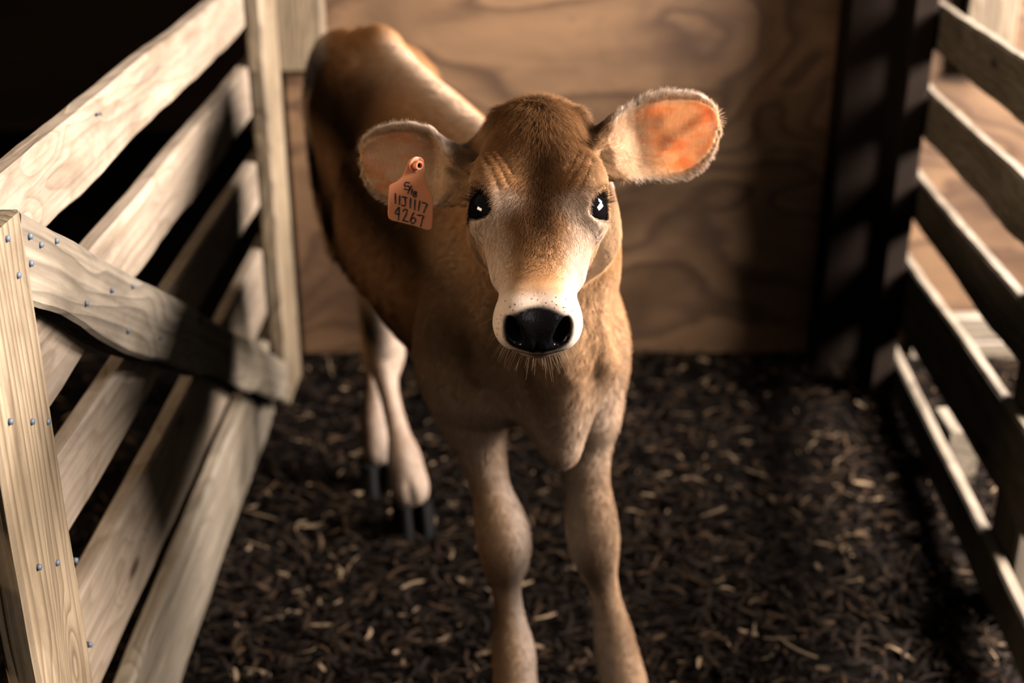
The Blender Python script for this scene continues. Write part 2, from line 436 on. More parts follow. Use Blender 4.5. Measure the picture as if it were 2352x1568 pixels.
def lumber(name, light, mid, dark, grey=.0, streak=.5, rings=26.0):
    """sawn pine: growth rings cut along the board (the board's own x axis), knots, saw marks, dirt"""
    k = NT(name)
    tc = k.node('TexCoord').outputs['Object']
    rnd = k.node('ObjectInfo').outputs['Random']
    off = k.node('CombineXYZ'); k.link(k.math('MULTIPLY', rnd, 37.0), off.inputs[0]); k.link(k.math('MULTIPLY', rnd, 11.0), off.inputs[1]); k.link(k.math('MULTIPLY', rnd, 5.0), off.inputs[2])
    add = k.node('VectorMath', operation='ADD'); k.link(tc, add.inputs[0]); k.link(off.outputs[0], add.inputs[1])
    p = add.outputs[0]
    warp = k.noise(k.mapping(p, (2.2, 9, 9)), 1.0, 2, .5, .6)
    fine = k.noise(k.mapping(p, (3, 60, 60)), 1.0, 3, .6)
    # rings: distance from a pith line outside the board, warped by low frequency noise and knots
    vor = k.node('TexVoronoi', feature='F1', i_Scale=1.0); k.link(k.mapping(p, (3.1, 9.5, 9.5)), vor.inputs['Vector'])
    knot = k.node('MapRange', interpolation_type='SMOOTHSTEP'); k.link(vor.outputs['Distance'], knot.inputs[0]); knot.inputs[1].default_value = .04; knot.inputs[2].default_value = .30; knot.inputs[3].default_value = 1; knot.inputs[4].default_value = 0
    sep = k.node('SeparateXYZ'); k.link(tc, sep.inputs[0])
    z = k.math('ADD', k.math('MULTIPLY', sep.outputs[2], rings), k.math('MULTIPLY', sep.outputs[1], 14.0))
    ph = k.math('ADD', z, k.math('ADD', k.math('MULTIPLY', warp, 8.5), k.math('MULTIPLY', knot.outputs[0], 3.2)))
    ph = k.math('ADD', ph, k.math('MULTIPLY', rnd, 6.0))
    ring = k.math('FRACT', ph)
    soft = k.ramp(ring, [(0, (0, 0, 0)), (.55, (.35, .35, .35)), (.86, (1, 1, 1)), (1.0, (0, 0, 0))])
    col = k.mix(k.math('MULTIPLY', soft, streak), light, mid)
    col = k.mix(k.math('MULTIPLY', fine, .35), col, mid)
    core = k.ramp(vor.outputs['Distance'], [(0, (1, 1, 1)), (.045, (1, 1, 1)), (.10, (0, 0, 0))])
    col = k.mix(core, col, dark)
    stain = k.ramp(k.noise(k.mapping(p, (5, 16, 16)), 1.0, 6, .65), [(.50, (0, 0, 0)), (.78, (1, 1, 1))])
    col = k.mix(k.math('MULTIPLY', stain, .55), col, dark)
    if grey: col = k.mix(k.math('MULTIPLY', k.noise(k.mapping(p, (1.5, 5, 5)), 1.0, 3), grey), col, (.30, .27, .22))
    fib = k.ramp(k.noise(k.mapping(p, (2.5, 150, 150)), 1.0, 2, .5), [(.42, (0, 0, 0)), (.70, (1, 1, 1))])
    col = k.mix(k.math('MULTIPLY', fib, .34), col, dark)
    grime = k.ramp(k.noise(k.mapping(p, (3.5, 10, 10)), 1.0, 7, .68, .8), [(.36, (.50, .47, .42)), (.56, (1, 1, 1))])
    col = k.mix(.75, col, grime, 'MULTIPLY')
    scuff = k.ramp(k.noise(k.mapping(p, (9, 22, 22)), 1.0, 8, .75, 1.5), [(.62, (0, 0, 0)), (.70, (1, 1, 1))])
    col = k.mix(k.math('MULTIPLY', scuff, .5), col, dark)
    speck = k.ramp(k.noise(p, 160, 3, .7), [(.66, (0, 0, 0)), (.74, (1, 1, 1))])
    col = k.mix(k.math('MULTIPLY', speck, .45), col, dark)
    h = k.math('ADD', k.math('MULTIPLY', soft, .6), k.math('ADD', fine, k.math('MULTIPLY', k.noise(k.mapping(p, (60, 40, 40)), 1, 2), .4)))
    return k.done(k.bsdf(col, .62, h, .5, .0016))
M = {}
M['pine'] = lumber('sawn_pine', (.38, .285, .198), (.22, .145, .08), (.075, .045, .024), 0, .6, 34.0)
M['pine_grey'] = lumber('weathered_pine', (.36, .27, .175), (.15, .105, .06), (.03, .02, .012), .3, .85, 58.0)
M['pine_post'] = lumber('post_pine', (.34, .245, .145), (.135, .085, .04), (.065, .04, .02), 0, .9, 75.0)

k = NT('rotary_cut_plywood')
tc = k.node('TexCoord').outputs['Object']
w1 = k.noise(k.mapping(tc, (1.1, 1, 2.3)), 1.0, 2, .5, .9)
w2 = k.noise(k.mapping(tc, (3.0, 1, 9)), 1.0, 3, .5, .3)
sep = k.node('SeparateXYZ'); k.link(tc, sep.inputs[0])
ph = k.math('ADD', k.math('MULTIPLY', sep.outputs[2], 7.0), k.math('ADD', k.math('MULTIPLY', w1, 11.0), k.math('MULTIPLY', w2, 2.2)))
ring = k.math('FRACT', ph)
band = k.ramp(ring, [(0, (0, 0, 0)), (.5, (.3, .3, .3)), (.82, (1, 1, 1)), (1, (0, 0, 0))])
fine = k.noise(k.mapping(tc, (6, 6, 90)), 1.0, 3, .6)
big = k.noise(k.mapping(tc, (2.2, 1, 3.5)), 1.0, 4, .6, .4)
col = k.mix(k.math('MULTIPLY', band, .8), (.28, .150, .068), (.052, .021, .009))
col = k.mix(k.math('MULTIPLY', fine, .35), col, (.11, .055, .024))
col = k.mix(k.ramp(big, [(.42, (0, 0, 0)), (.70, (.8, .8, .8))]), col, (.065, .030, .013))
sp = k.ramp(k.noise(tc, 55, 2, .5), [(.70, (0, 0, 0)), (.76, (1, 1, 1))])
col = k.mix(k.math('MULTIPLY', sp, .6), col, (.06, .035, .02))
M['plywood'] = k.done(k.bsdf(col, .6, k.math('ADD', fine, band), .25, .0012))

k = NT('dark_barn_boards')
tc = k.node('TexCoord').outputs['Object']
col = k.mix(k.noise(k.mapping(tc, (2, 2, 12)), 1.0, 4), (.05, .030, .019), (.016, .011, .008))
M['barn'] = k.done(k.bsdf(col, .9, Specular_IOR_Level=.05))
k = NT('shade_toned_post')
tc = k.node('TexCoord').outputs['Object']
col = k.mix(k.noise(k.mapping(tc, (2, 14, 14)), 1.0, 4), (.028, .017, .011), (.008, .006, .005))  # shade of the corner posts put into a near-black wood colour
M['shade_post'] = k.done(k.bsdf(col, .85, Specular_IOR_Level=.05))
k = NT('packed_soil')
tc = k.node('TexCoord').outputs['Object']
n = k.noise(tc, 45, 6, .7)
col = k.ramp(n, [(.3, (.002, .0014, .001)), (.55, (.006, .0038, .0024)), (.75, (.014, .008, .0045))])
M['soil'] = k.done(k.bsdf(col, .95, n, .8, .01, Specular_IOR_Level=.05))
k = NT('wood_chips')
a = k.node('Attribute', attribute_name='chip').outputs['Color']
tc = k.node('TexCoord').outputs['Object']
col = k.mix(k.math('MULTIPLY', k.noise(tc, 130, 3), .6), a, (.03, .018, .01))
M['chips'] = k.done(k.bsdf(col, .85, Specular_IOR_Level=.12))
k = NT('zinc_nail'); M['nail'] = k.done(k.bsdf((.10, .115, .13), .6, Metallic=.2))
k = NT('fly_black'); M['fly'] = k.done(k.bsdf((.01, .01, .01), .35))
k = NT('fly_wing'); M['wing'] = k.done(k.bsdf((.25, .23, .22), .3))

# calf
k = NT('jersey_coat')
att = k.node('Attribute', attribute_name='coat'); gl = k.node('Attribute', attribute_name='gloss').outputs['Fac']; th = k.node('Attribute', attribute_name='thin').outputs['Fac']
tc = k.node('TexCoord').outputs['Object']
f1 = k.noise(k.mapping(tc, (1, 1, .35)), 420, 3, .6); f2 = k.noise(tc, 60, 3, .6)
var = k.math('ADD', k.math('MULTIPLY', f1, .5), k.math('ADD', k.math('MULTIPLY', f2, .35), .58))
cc = k.mix(1.0, att.outputs['Color'], (1, 1, 1), 'MULTIPLY')
mul = k.node('VectorMath', operation='SCALE'); k.link(att.outputs['Color'], mul.inputs[0]); k.link(var, mul.inputs['Scale'])
rough = k.math('SUBTRACT', .75, k.math('MULTIPLY', gl, .58))
pebble = k.node('TexVoronoi', i_Scale=420.0); k.link(tc, pebble.inputs['Vector'])
hb = k.math('ADD', k.math('MULTIPLY', f1, .4), k.math('MULTIPLY', k.math('MULTIPLY', pebble.outputs['Distance'], gl), .35))
b = k.bsdf(mul.outputs[0], rough, hb, .35, .0012)
k.link(k.math('MULTIPLY', gl, .26), b.inputs['Specular IOR Level'])
vein = k.noise(k.mapping(tc, (30, 30, 75)), 1.0, 3, .6, .5)
k.link(k.math('MULTIPLY', th, .9), b.inputs['Subsurface Weight'])
b.inputs['Subsurface Radius'].default_value = (1.0, .36, .14); b.inputs['Subsurface Scale'].default_value = .016
blood = k.ramp(vein, [(.42, (1, 1, 1)), (.62, (1.0, .62, .45))])
cm = k.mix(th, (1, 1, 1), blood)
pv = k.node('TexVoronoi', i_Scale=260.0); k.link(tc, pv.inputs['Vector'])
dot = k.ramp(pv.outputs['Distance'], [(.16, (1, 1, 1)), (.24, (0, 0, 0))])
pm = k.math('MULTIPLY', dot, k.node('Attribute', attribute_name='pore').outputs['Fac'])
k.link(k.mix(k.math('MULTIPLY', pm, .85), k.mix(1.0, mul.outputs[0], cm, 'MULTIPLY'), (.02, .014, .012)), b.inputs['Base Color'])
M['coat'] = k.done(b)
k = NT('calf_hair')
ha = k.node('Attribute', attribute_name='hair_color').outputs['Color']
df = k.node('BsdfDiffuse', i_Roughness=.4); k.link(ha, df.inputs['Color'])
rn = k.node('Attribute', attribute_name='root_normal'); ge = k.node('NewGeometry')
va = k.node('VectorMath', operation='SCALE'); k.link(ge.outputs['Normal'], va.inputs[0]); va.inputs['Scale'].default_value = .30
vb = k.node('VectorMath', operation='ADD'); k.link(rn.outputs['Vector'], vb.inputs[0]); k.link(va.outputs[0], vb.inputs[1])
vn = k.node('VectorMath', operation='NORMALIZE'); k.link(vb.outputs[0], vn.inputs[0]); k.link(vn.outputs[0], df.inputs['Normal'])
tl = k.node('BsdfTranslucent'); k.link(ha, tl.inputs['Color'])
mx = k.node('MixShader', i_0=.16); k.link(df.outputs[0], mx.inputs[1]); k.link(tl.outputs[0], mx.inputs[2])
M['hair'] = k.done(mx)
k = NT('dark_wet_eye'); M['eye'] = k.done(k.bsdf((.004, .003, .003), .03))
k = NT('eyelash_black'); M['lash'] = k.done(k.bsdf((.008, .006, .005), .5))
k = NT('black_hoof'); tc = k.node('TexCoord').outputs['Object']
M['hoof'] = k.done(k.bsdf(k.mix(k.noise(k.mapping(tc, (20, 20, 120)), 1, 3), (.006, .005, .004), (.014, .011, .009)), .6, Specular_IOR_Level=.2))
k = NT('orange_tag_plastic'); tc = k.node('TexCoord').outputs['Object']
b = k.bsdf(k.mix(k.math('MULTIPLY', k.noise(tc, 90, 4), .25), (.95, .30, .14), (.85, .22, .09)), .42, Subsurface_Weight=.8, Subsurface_Scale=.006)
b.inputs['Subsurface Radius'].default_value = (1.0, .35, .15)
M['tag'] = k.done(b)
k = NT('marker_ink'); M['ink'] = k.done(k.bsdf((.012, .010, .010), .6))
k = NT('stud_hole'); M['hole'] = k.done(k.bsdf((.02, .01, .008), .6))
# ------------------------------------------------------------------ objects
def link(name, me, mat, parent=None, loc=None):
    o = bpy.data.objects.new(name, me); COL.objects.link(o)
    if mat is not None: me.materials.append(mat)
    if parent is not None: o.parent = parent
    if loc is not None: o.location = loc
    return o
def thing(name, label, cat, loc=(0, 0, 0), group=None):
    o = bpy.data.objects.new(name, None); COL.objects.link(o); o.location = loc; o.empty_display_size = .05
    o['label'] = label; o['category'] = cat
    if group: o['group'] = group
    return o
def tag(o, label, cat, group=None, kind=None):
    o['label'] = label; o['category'] = cat
    if group: o['group'] = group
    if kind: o['kind'] = kind
    return o
def smooth(me): me.polygons.foreach_set('use_smooth', [True] * len(me.polygons))
rng = np.random.default_rng(11)

def board(name, p0, p1, up, width, thick, mat, parent=None, base=(0, 0, 0), seed=0, wav=.004, nseg=48, bev=.004, bowed=1.0):
    """sawn board from p0 to p1 (its centre line); 'up' is the direction across its face; edges wander a little like rough-cut stock"""
    p0, p1 = Vector(p0), Vector(p1); x = (p1 - p0); L = x.length; x.normalize()
    z = Vector(up); z = (z - x * z.dot(x)).normalized(); y = z.cross(x)
    hw, ht = width / 2, thick / 2
    prof = [(-ht, -hw + bev), (-ht, hw - bev), (-ht + bev, hw), (ht - bev, hw), (ht, hw - bev), (ht, -hw + bev), (ht - bev, -hw), (-ht + bev, -hw)]
    verts, faces = [], []
    for i in range(nseg + 1):
        s = i / nseg; xx = s * L
        e_t = noise.noise((xx * 4.2, seed * 7.1, 0)) * wav * .6 + noise.noise((xx * 16, seed * 3.3, 5)) * wav * .3
        e_b = noise.noise((xx * 4.2, seed * 7.1, 9)) * wav * 1.7 + noise.noise((xx * 15, seed * 3.3, 14)) * wav * .7
        bow = noise.noise((xx * 1.3, seed * 2.7, 3)) * wav * .8 * bowed
        for (a, b) in prof:
            e = e_t if b > 0 else e_b
            verts.append((xx, a + bow + noise.noise((xx * 9, a * 60, seed + b * 9)) * wav * .18, b + e))
    n = len(prof)
    for i in range(nseg):
        for j in range(n):
            a, b = i * n + j, i * n + (j + 1) % n
            faces.append((a, a + n, b + n, b))
    faces.append(tuple(range(n))); faces.append(tuple(range(nseg * n + n - 1, nseg * n - 1, -1)))
    me = bpy.data.meshes.new(name); me.from_pydata(verts, [], faces); smooth(me)
    me.set_sharp_from_angle(angle=R(38))
    o = link(name, me, mat, parent)
    m = Matrix((x, y, z)).transposed().to_4x4(); m.translation = p0 - Vector(base)
    o.matrix_basis = m
    return o
def nail(parent, p, n, base, r=.0030):
    bm = bmesh.new()
    bmesh.ops.create_cone(bm, cap_ends=True, segments=10, radius1=r, radius2=r * .9, depth=.005)
    me = bpy.data.meshes.new('nail_head'); bm.to_mesh(me); bm.free(); smooth(me)
    o = link('nail_head', me, M['nail'], parent)
    w = Vector(n).to_track_quat('Z', 'Y').to_matrix().to_4x4(); w.translation = Vector(p) - Vector(base)
    o.matrix_basis = parent.matrix_basis.inverted() @ w
    return o

# --- setting
def box_mesh(name, lo, hi):
    bm = bmesh.new(); bmesh.ops.create_cube(bm, size=1)
    for v in bm.verts: v.co = Vector([(l + h) / 2 + c * (h - l) for l, h, c in zip(lo, hi, v.co)])
    me = bpy.data.meshes.new(name); bm.to_mesh(me); bm.free(); return me
def struct(name, lo, hi, mat):
    o = link(name, box_mesh(name, lo, hi), mat); o['kind'] = 'structure'; return o
WALL_Y = 2.62
o = struct('floor', (-7.0, -2.0, -.08), (3.6, 5.2, 0.0), M['soil']); o['label'] = 'dark packed soil floor under the chips'; o['category'] = 'floor'
o = struct('wall_back', (-.455, WALL_Y, 0), (3.6, WALL_Y + .02, 2.6), M['plywood']); o['label'] = 'swirl grained brown plywood wall behind the calf'; o['category'] = 'wall'
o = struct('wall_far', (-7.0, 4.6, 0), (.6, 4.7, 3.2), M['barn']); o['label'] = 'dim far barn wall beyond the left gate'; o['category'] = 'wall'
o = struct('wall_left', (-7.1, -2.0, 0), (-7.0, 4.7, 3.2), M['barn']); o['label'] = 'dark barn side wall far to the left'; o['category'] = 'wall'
o = board('trim', (-.415, WALL_Y - .02, .625), (-.415, WALL_Y - .02, 2.4), (1, 0, 0), .092, .038, M['pine_post'], seed=31); o.name = 'trim_1'; o['kind'] = 'structure'; o['label'] = 'pale batten at the left end of the plywood wall'; o['category'] = 'batten'
o = board('trim', (.935, WALL_Y - .02, .625), (.935, WALL_Y - .02, 2.4), (1, 0, 0), .098, .038, M['pine_post'], seed=32); o.name = 'trim_2'; o['kind'] = 'structure'; o['label'] = 'pale batten on the plywood wall right of the slat fence'; o['category'] = 'batten'
o = board('trim', (.86, WALL_Y - .022, .022), (2.2, WALL_Y - .022, .022), (0, 0, 1), .044, .044, M['pine_grey'], seed=33); o.name = 'trim_3'; o['kind'] = 'structure'; o['label'] = 'lower sill timber along the foot of the plywood wall'; o['category'] = 'sill'
o = board('trim', (.86, WALL_Y - .019, .072), (2.2, WALL_Y - .019, .072), (0, 0, 1), .055, .038, M['pine_grey'], seed=34); o.name = 'trim_4'; o['kind'] = 'structure'; o['label'] = 'upper sill timber along the foot of the plywood wall'; o['category'] = 'sill'

o = board('trim', (.700, WALL_Y - .046, .0), (.700, WALL_Y - .046, 2.4), (1, 0, 0), .112, .088, M['shade_post'], seed=35, wav=.002); o.name = 'trim_5'; o['kind'] = 'structure'; o['label'] = 'dark corner post where the right fence meets the wall'; o['category'] = 'post'
# --- left gate: rails run behind two uprights and a brace, all seen from inside the pen
def gx(Y): return -.445 - .0172 * (Y - 1.13)          # inner face of the rails
GB = (-.45, 1.0, 0)
gate = thing('slatted_gate', 'pale sawn-pine slatted gate with a diagonal brace, left of the calf', 'gate', GB)
UP = (0, 0, 1)
def grail(z0, z1, y0, y1, mat, seed, wav=.005, tilt=0):
    t = .024
    return board('rail', (gx(y0) - t / 2, y0, (z0 + z1) / 2), (gx(y1) - t / 2, y1, (z0 + z1) / 2 + tilt), UP, z1 - z0, t, mat, gate, GB, seed, wav)
rails = [grail(.752, .834, .55, 2.40, M['pine'], 1, .005), grail(.600, .690, .55, 2.40, M['pine'], 2, .005), grail(.463, .547, .55, 2.40, M['pine'], 3, .004, -.033),
         grail(.262, .392, .55, 2.40, M['pine'], 4, .004, -.045), grail(.030, .188, .55, 2.40, M['pine_grey'], 5, .005, -.025)]
PT = .030
post_near = board('post', (gx(.99) + PT / 2 + .001, .990, .820), (gx(.99) + PT / 2 + .001, .990, .012), (0, 1, 0), .120, PT, M['pine_post'], gate, GB, 6, .004, bowed=0)
post_far = board('post', (gx(2.35) + PT / 2 + .001, 2.378, 1.02), (gx(2.35) + PT / 2 + .001, 2.378, .03), (0, 1, 0), .150, PT, M['pine_post'], gate, GB, 7, .004)
ba, bb = (gx(1.03) + PT / 2 - .0002, 1.040, .782), (gx(2.25) + PT / 2 - .0002, 2.300, .075)
brace = board('brace', ba, bb, (0, .45, .9), .082, PT - .002, M['pine_grey'], gate, GB, 8, .007, bowed=0)
def on_gate(px, py, lift=PT + .0012):
    u, v = (px - 1176) / FOCAL, (py - 784) / FOCAL
    t = 1.0
    for _ in range(12):
        Y = (CP - v * SP) * t; t = (gx(Y) + lift) / u
    return Vector((u * t, (CP - v * SP) * t, EYE - (SP + v * CP) * t))
for px, py in [(15, 548), (40, 632), (22, 968), (72, 968), (108, 968), (88, 1302), (130, 1292), (172, 1287), (205, 1480)]:
    nail(post_near, on_gate(px, py), (1, 0, 0), GB)
for px, py in [(67, 543), (92, 562), (128, 553), (69, 605), (255, 667), (303, 658), (292, 760), (197, 697), (366, 776)]:
    nail(brace, on_gate(px, py, PT - .0008), (1, 0, 0), GB)

# --- right fence: rails on the pen side of a pale outer post, a dark inner post at the corner
def fx(Y): return .683 + .093 * (Y - 1.5)
FB = (.70, 1.6, 0)
fence = thing('slatted_fence', 'dark-faced slatted pine fence with sunlit top edges, right of the calf', 'fence', FB)
def frail(z0, z1, mat, seed, wav=.005, tilt=0.0, y0=.75, y1=2.475):
    t = .020
    return board('rail', (fx(y0) + t / 2, y0, (z0 + z1) / 2 + tilt), (fx(y1) + t / 2, y1, (z0 + z1) / 2 - tilt), UP, z1 - z0, t, mat, fence, FB, seed, wav)
frail(.714, .797, M['pine_grey'], 11, .005, .016); frail(.562, .651, M['pine_grey'], 12, .005, .026); frail(.410, .495, M['pine_grey'], 13, .005, .035)
frail(.209, .343, M['pine_grey'], 14, .005, .055); frail(.042, .118, M['pine_grey'], 15, .004, .034)
board('post', (fx(2.42) - .033, 2.415, 0.01), (fx(2.42) - .033, 2.415, 1.05), (0, 1, 0), .11, .044, M['shade_post'], fence, FB, 16)['label'] = 'dark shaded post at the far end of the fence'
board('post', (.776, 2.515, 0.01), (.776, 2.515, .98), (0, 1, 0), .07, .022, M['pine'], fence, FB, 17, .003)
board('post', (fx(1.66) + .0245 + .020, 1.655, 0.01), (fx(1.66) + .0245 + .020, 1.655, .98), (0, 1, 0), .10, .038, M['pine_grey'], fence, FB, 18, .003)
blk = board('wood_block', (.796, 2.04, .052), (.796, 2.14, .052), UP, .10, .055, M['pine_grey'], None, seed=19, nseg=8)
tag(blk, 'short wooden off-cut standing behind the lowest rail of the right fence', 'block')

# --- bedding
NCH = 21000
def chips_mesh():
    V, F, C = [], [], []
    n = 0
    while n < NCH:
        x = rng.uniform(-.95, 1.75); y = rng.uniform(1.0, 2.60)
        if x < -.47 and rng.random() < .6: continue
        if y > 2.1 and rng.random() < .35: continue
        L = rng.gamma(4, .0052) + .005; wd = min(rng.uniform(.0018, .0060), L * .6); th = rng.uniform(.0008, .0022)
        a = rng.normal(0, 1.1) ; tx = rng.normal(0, .22); roll = rng.normal(0, .35); bend = rng.normal(0, .12) * L
        z = rng.uniform(.002, .016)
        ca, sa = math.cos(a), math.sin(a)
        base = len(V)
        for i in range(4):
            q = i / 3 - .5; ww = wd * (.55 if i in (0, 3) else 1) * (1 + rng.normal(0, .12))
            for (b, c) in ((-1, -1), (1, -1), (1, 1), (-1, 1)):
                lx = q * L; ly = b * ww / 2 + bend * (4 * q * q); lz = c * th / 2 + lx * tx + b * ww / 2 * roll + (.25 - q * q) * abs(bend)
                V.append((x + lx * ca - ly * sa, y + lx * sa + ly * ca, max(z + lz, .0005)))
        for i in range(3):
            for j in range(4):
                p = base + i * 4 + j; q2 = base + i * 4 + (j + 1) % 4
                F.append((p, q2, q2 + 4, p + 4))
        F.append((base + 3, base + 2, base + 1, base)); F.append((base + 12, base + 13, base + 14, base + 15))
        r = rng.random(); g = rng.uniform(.7, 1.3)
        c = (.009, .0055, .0034) if r < .56 else (.024, .0135, .007) if r < .82 else (.075, .041, .019) if r < .96 else (.34, .225, .125)
        C += [(c[0] * g, c[1] * g, c[2] * g, 1)] * 16
        n += 1
    me = bpy.data.meshes.new('bedding'); me.from_pydata(V, [], F)
    at_ = me.color_attributes.new('chip', 'FLOAT_COLOR', 'POINT'); at_.data.foreach_set('color', np.array(C, np.float32).ravel())
    return me
o = link('wood_chip_bedding', chips_mesh(), M['chips']); tag(o, 'dark shredded wood chip bedding scattered over the pen floor', 'bedding', kind='stuff')

# --- flies resting on the top rails of the gate
def fly(p, rot, label):
    f = thing('fly', label, 'fly', p); f.rotation_euler = (0, 0, rot)
    bm = bmesh.new()
    for c, s in (((0, 0, .0016), (.0017, .0014, .0013)), ((-.0028, 0, .0016), (.0026, .0016, .0015)), ((.0022, 0, .0017), (.0011, .0014, .0011))):
        bmesh.ops.create_uvsphere(bm, u_segments=10, v_segments=8, radius=1, matrix=Matrix.Translation(c) @ Matrix.Diagonal((*s, 1)))
    me = bpy.data.meshes.new('body'); bm.to_mesh(me); bm.free(); smooth(me); link('body', me, M['fly'], f)
    for sd in (-1, 1):
        bm = bmesh.new()
        bmesh.ops.create_uvsphere(bm, u_segments=10, v_segments=6, radius=1, matrix=Matrix.Translation((-.003, sd * .0018, .0032)) @ Matrix.Rotation(sd * -.35, 4, 'Z') @ Matrix.Diagonal((.0034, .0013, .0002, 1)))
        me = bpy.data.meshes.new('wing'); bm.to_mesh(me); bm.free(); smooth(me); link('wing', me, M['wing'], f)
        for j in range(3):
            bm = bmesh.new()
            bmesh.ops.create_cone(bm, cap_ends=True, segments=5, radius1=.00022, radius2=.00016, depth=.0036, matrix=Matrix.Translation((.001 - j * .0012, sd * .0022, .0010)) @ Matrix.Rotation(sd * 1.0, 4, 'X'))
            me = bpy.data.meshes.new('leg'); bm.to_mesh(me); bm.free(); link('leg', me, M['fly'], f)
    return f
# ------------------------------------------------------------------ coat, eyes, hooves, hair
def sstep(x, a, b):
    t = np.clip((x - a) / (b - a), 0, 1); return t * t * (3 - 2 * t)
def wob(P, f, seed=0):
    r = np.random.default_rng(seed); o = np.zeros(len(P))
    for i in range(5):
        d = r.normal(size=3); d /= np.linalg.norm(d)
        o += np.sin(P @ d * f * r.uniform(.6, 1.7) + r.uniform(0, 6.28))
    return o / 5
def ear_local(P):
    best = np.full(len(P), -9.0); e_u = np.zeros(len(P)); e_v = np.zeros(len(P)); e_w = np.full(len(P), 9.0); which = np.zeros(len(P), int)
    for i, nm in enumerate(('left', 'right')):
        base, a, b, nrm, La, prof, cup = EARS[nm]
        q = P - base; u = q @ a / La; v = q @ b; w = q @ nrm
        uu = [p[0] for p in prof]; lo = np.interp(u, uu, [p[1] for p in prof]); hi = np.interp(u, uu, [p[2] for p in prof])
        e = (v - (lo + hi) / 2) / ((hi - lo) / 2 + 1e-4)
        inside = (u > -.05) & (u < 1.06) & (np.abs(e) < 1.3) & (np.abs(w) < .04)
        m = inside & (u > best)
        best[m] = u[m]; e_u[m] = u[m]; e_v[m] = e[m]; e_w[m] = w[m]; which[m] = i + 1
    return which, e_u, e_v, e_w
TAN, BROWN, DARK, CREAM = np.array([.285, .135, .054]), np.array([.120, .055, .024]), np.array([.038, .020, .012]), np.array([.62, .455, .335])
LTAN = np.array([.40, .235, .125])
def lerp(c, d, t): return c + (d - c) * t[:, None]
def coat_of(P, N):
    """coat colour, gloss and ear thinness at points of the calf"""
    n = len(P); c = np.tile(TAN, (n, 1)); gloss = np.zeros(n); thin = np.zeros(n)
    wv = wob(P, 45, 1) * .5 + wob(P, 130, 2) * .3
    L = (P[:, 0] - BASE[0]) * AX[0] + (P[:, 1] - BASE[1]) * AX[1]; la = (P[:, 0] - BASE[0]) * LT[0] + (P[:, 1] - BASE[1]) * LT[1]; z = P[:, 2]
    hs, hr, hh = head_local(P)
    head = (hs > -.05) & (P[:, 1] < 1.30) & (hh > -.16) & (z > .62)
    # trunk: quarters and shoulders browned to deepen their shade, paler along back and under belly
    q = sstep(z, .50, .70)
    flank = sstep(np.abs(la), .035, .075) * sstep(L, .10, .24) * sstep(z, .40, .50)
    c = lerp(c, BROWN, np.clip(flank * (.72 + .3 * wv), 0, .95))
    hip = np.exp(-((L - .58) / .09) ** 2 - ((z - .745) / .055) ** 2) * sstep(-la, .0, .04)  # dark fur plus painted shade of the hip hollow, right side only
    c = lerp(c, DARK, np.clip(hip * .8, 0, .8))
    backl = np.exp(-(la / .03) ** 2) * sstep(N[:, 2], .3, .8) * sstep(z, .70, .78) * (1 - sstep(L, .60, .68))  # upward-facing spine paled in the coat colour, as if rim lit
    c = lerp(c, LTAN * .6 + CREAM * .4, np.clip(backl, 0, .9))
    c = lerp(c, LTAN, (1 - sstep(z, .42, .52)) * .7)
    # breast and insides of the legs
    front = (1 - sstep(P[:, 1], 1.34, 1.42)) * (1 - sstep(z, .50, .60))
    c = lerp(c, LTAN * .45 + CREAM * .55, front * .85)
    c = lerp(c, LTAN, (1 - sstep(P[:, 1], 1.38, 1.46)) * sstep(z, .46, .56) * (1 - sstep(z, .66, .72)) * .6)
    legz = 1 - sstep(z, .36, .43)
    isf = P[:, 1] < 1.6
    mid = np.where(isf, .056, -.20)
    c = lerp(c, LTAN, legz * .75)
    inner = sstep(np.where(P[:, 0] > mid, -N[:, 0], N[:, 0]) + wv * .15, .05, .7)
    c = lerp(c, CREAM, legz * inner * .85)
    c = lerp(c, CREAM, (~isf) * legz * sstep(-N[:, 1] + N[:, 0], .2, 1.1) * .8)  # hind legs paled toward the window, their lit side in the colour
    knee = isf * np.exp(-((z - .275) / .035) ** 2) * sstep(-N[:, 1], .3, .9)
    c = lerp(c, DARK, knee * np.where(P[:, 0] > .056, .60, .35))
    c = lerp(c, BROWN, isf * legz * (P[:, 0] < .056) * sstep(-N[:, 0], .2, .8) * .6)  # one foreleg's outer side browned, its shade put into the coat
    fet = isf * (1 - sstep(z, .05, .075)); c = lerp(c, CREAM, fet * .8)
    # head
    hm = sstep(hs, -.03, .01) * head
    face = np.tile(LTAN * .55 + TAN * .45, (n, 1))
    stripe = np.interp(hs, [0, .05, .09, .13, .17, .21, .235, .25], [.040, .045, .050, .034, .021, .016, .017, .0])
    a_ = np.abs(hr) + wv * .004
    t = 1 - sstep(a_, stripe - .012, stripe + .012)
    face = lerp(face, CREAM * .8 + LTAN * .2, sstep(hs, .112, .20) * sstep(np.abs(hr), .014, .036) * .95)
    face = lerp(face, TAN * .70 + BROWN * .30, t)
    core = np.exp(-(hr / .018) ** 2) * sstep(hs, .05, .10) * (1 - sstep(hs, .15, .21))  # darker forehead coat, deepened for the shade between the brows
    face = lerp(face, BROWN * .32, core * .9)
    poll = (1 - sstep(hs, .02, .085)) * np.exp(-(hr / .036) ** 2)
    face = lerp(face, TAN * .55 + BROWN * .45, np.clip(poll * .85 + wv * .25 * poll, 0, .9))
    face = lerp(face, DARK, np.clip(np.exp(-((hs - .012) / .012) ** 2 - ((np.abs(hr) - .040) / .007) ** 2), 0, .35))
    face = lerp(face, CREAM * .98, sstep(hs + .010 * sstep(np.abs(hr), .016, .030) + wv * .002, .250, .266) * (1 - .7 * (hh < -.085)))
    face = lerp(face, LTAN * .8, sstep(-hh, .07, .10) * (hs < .22))
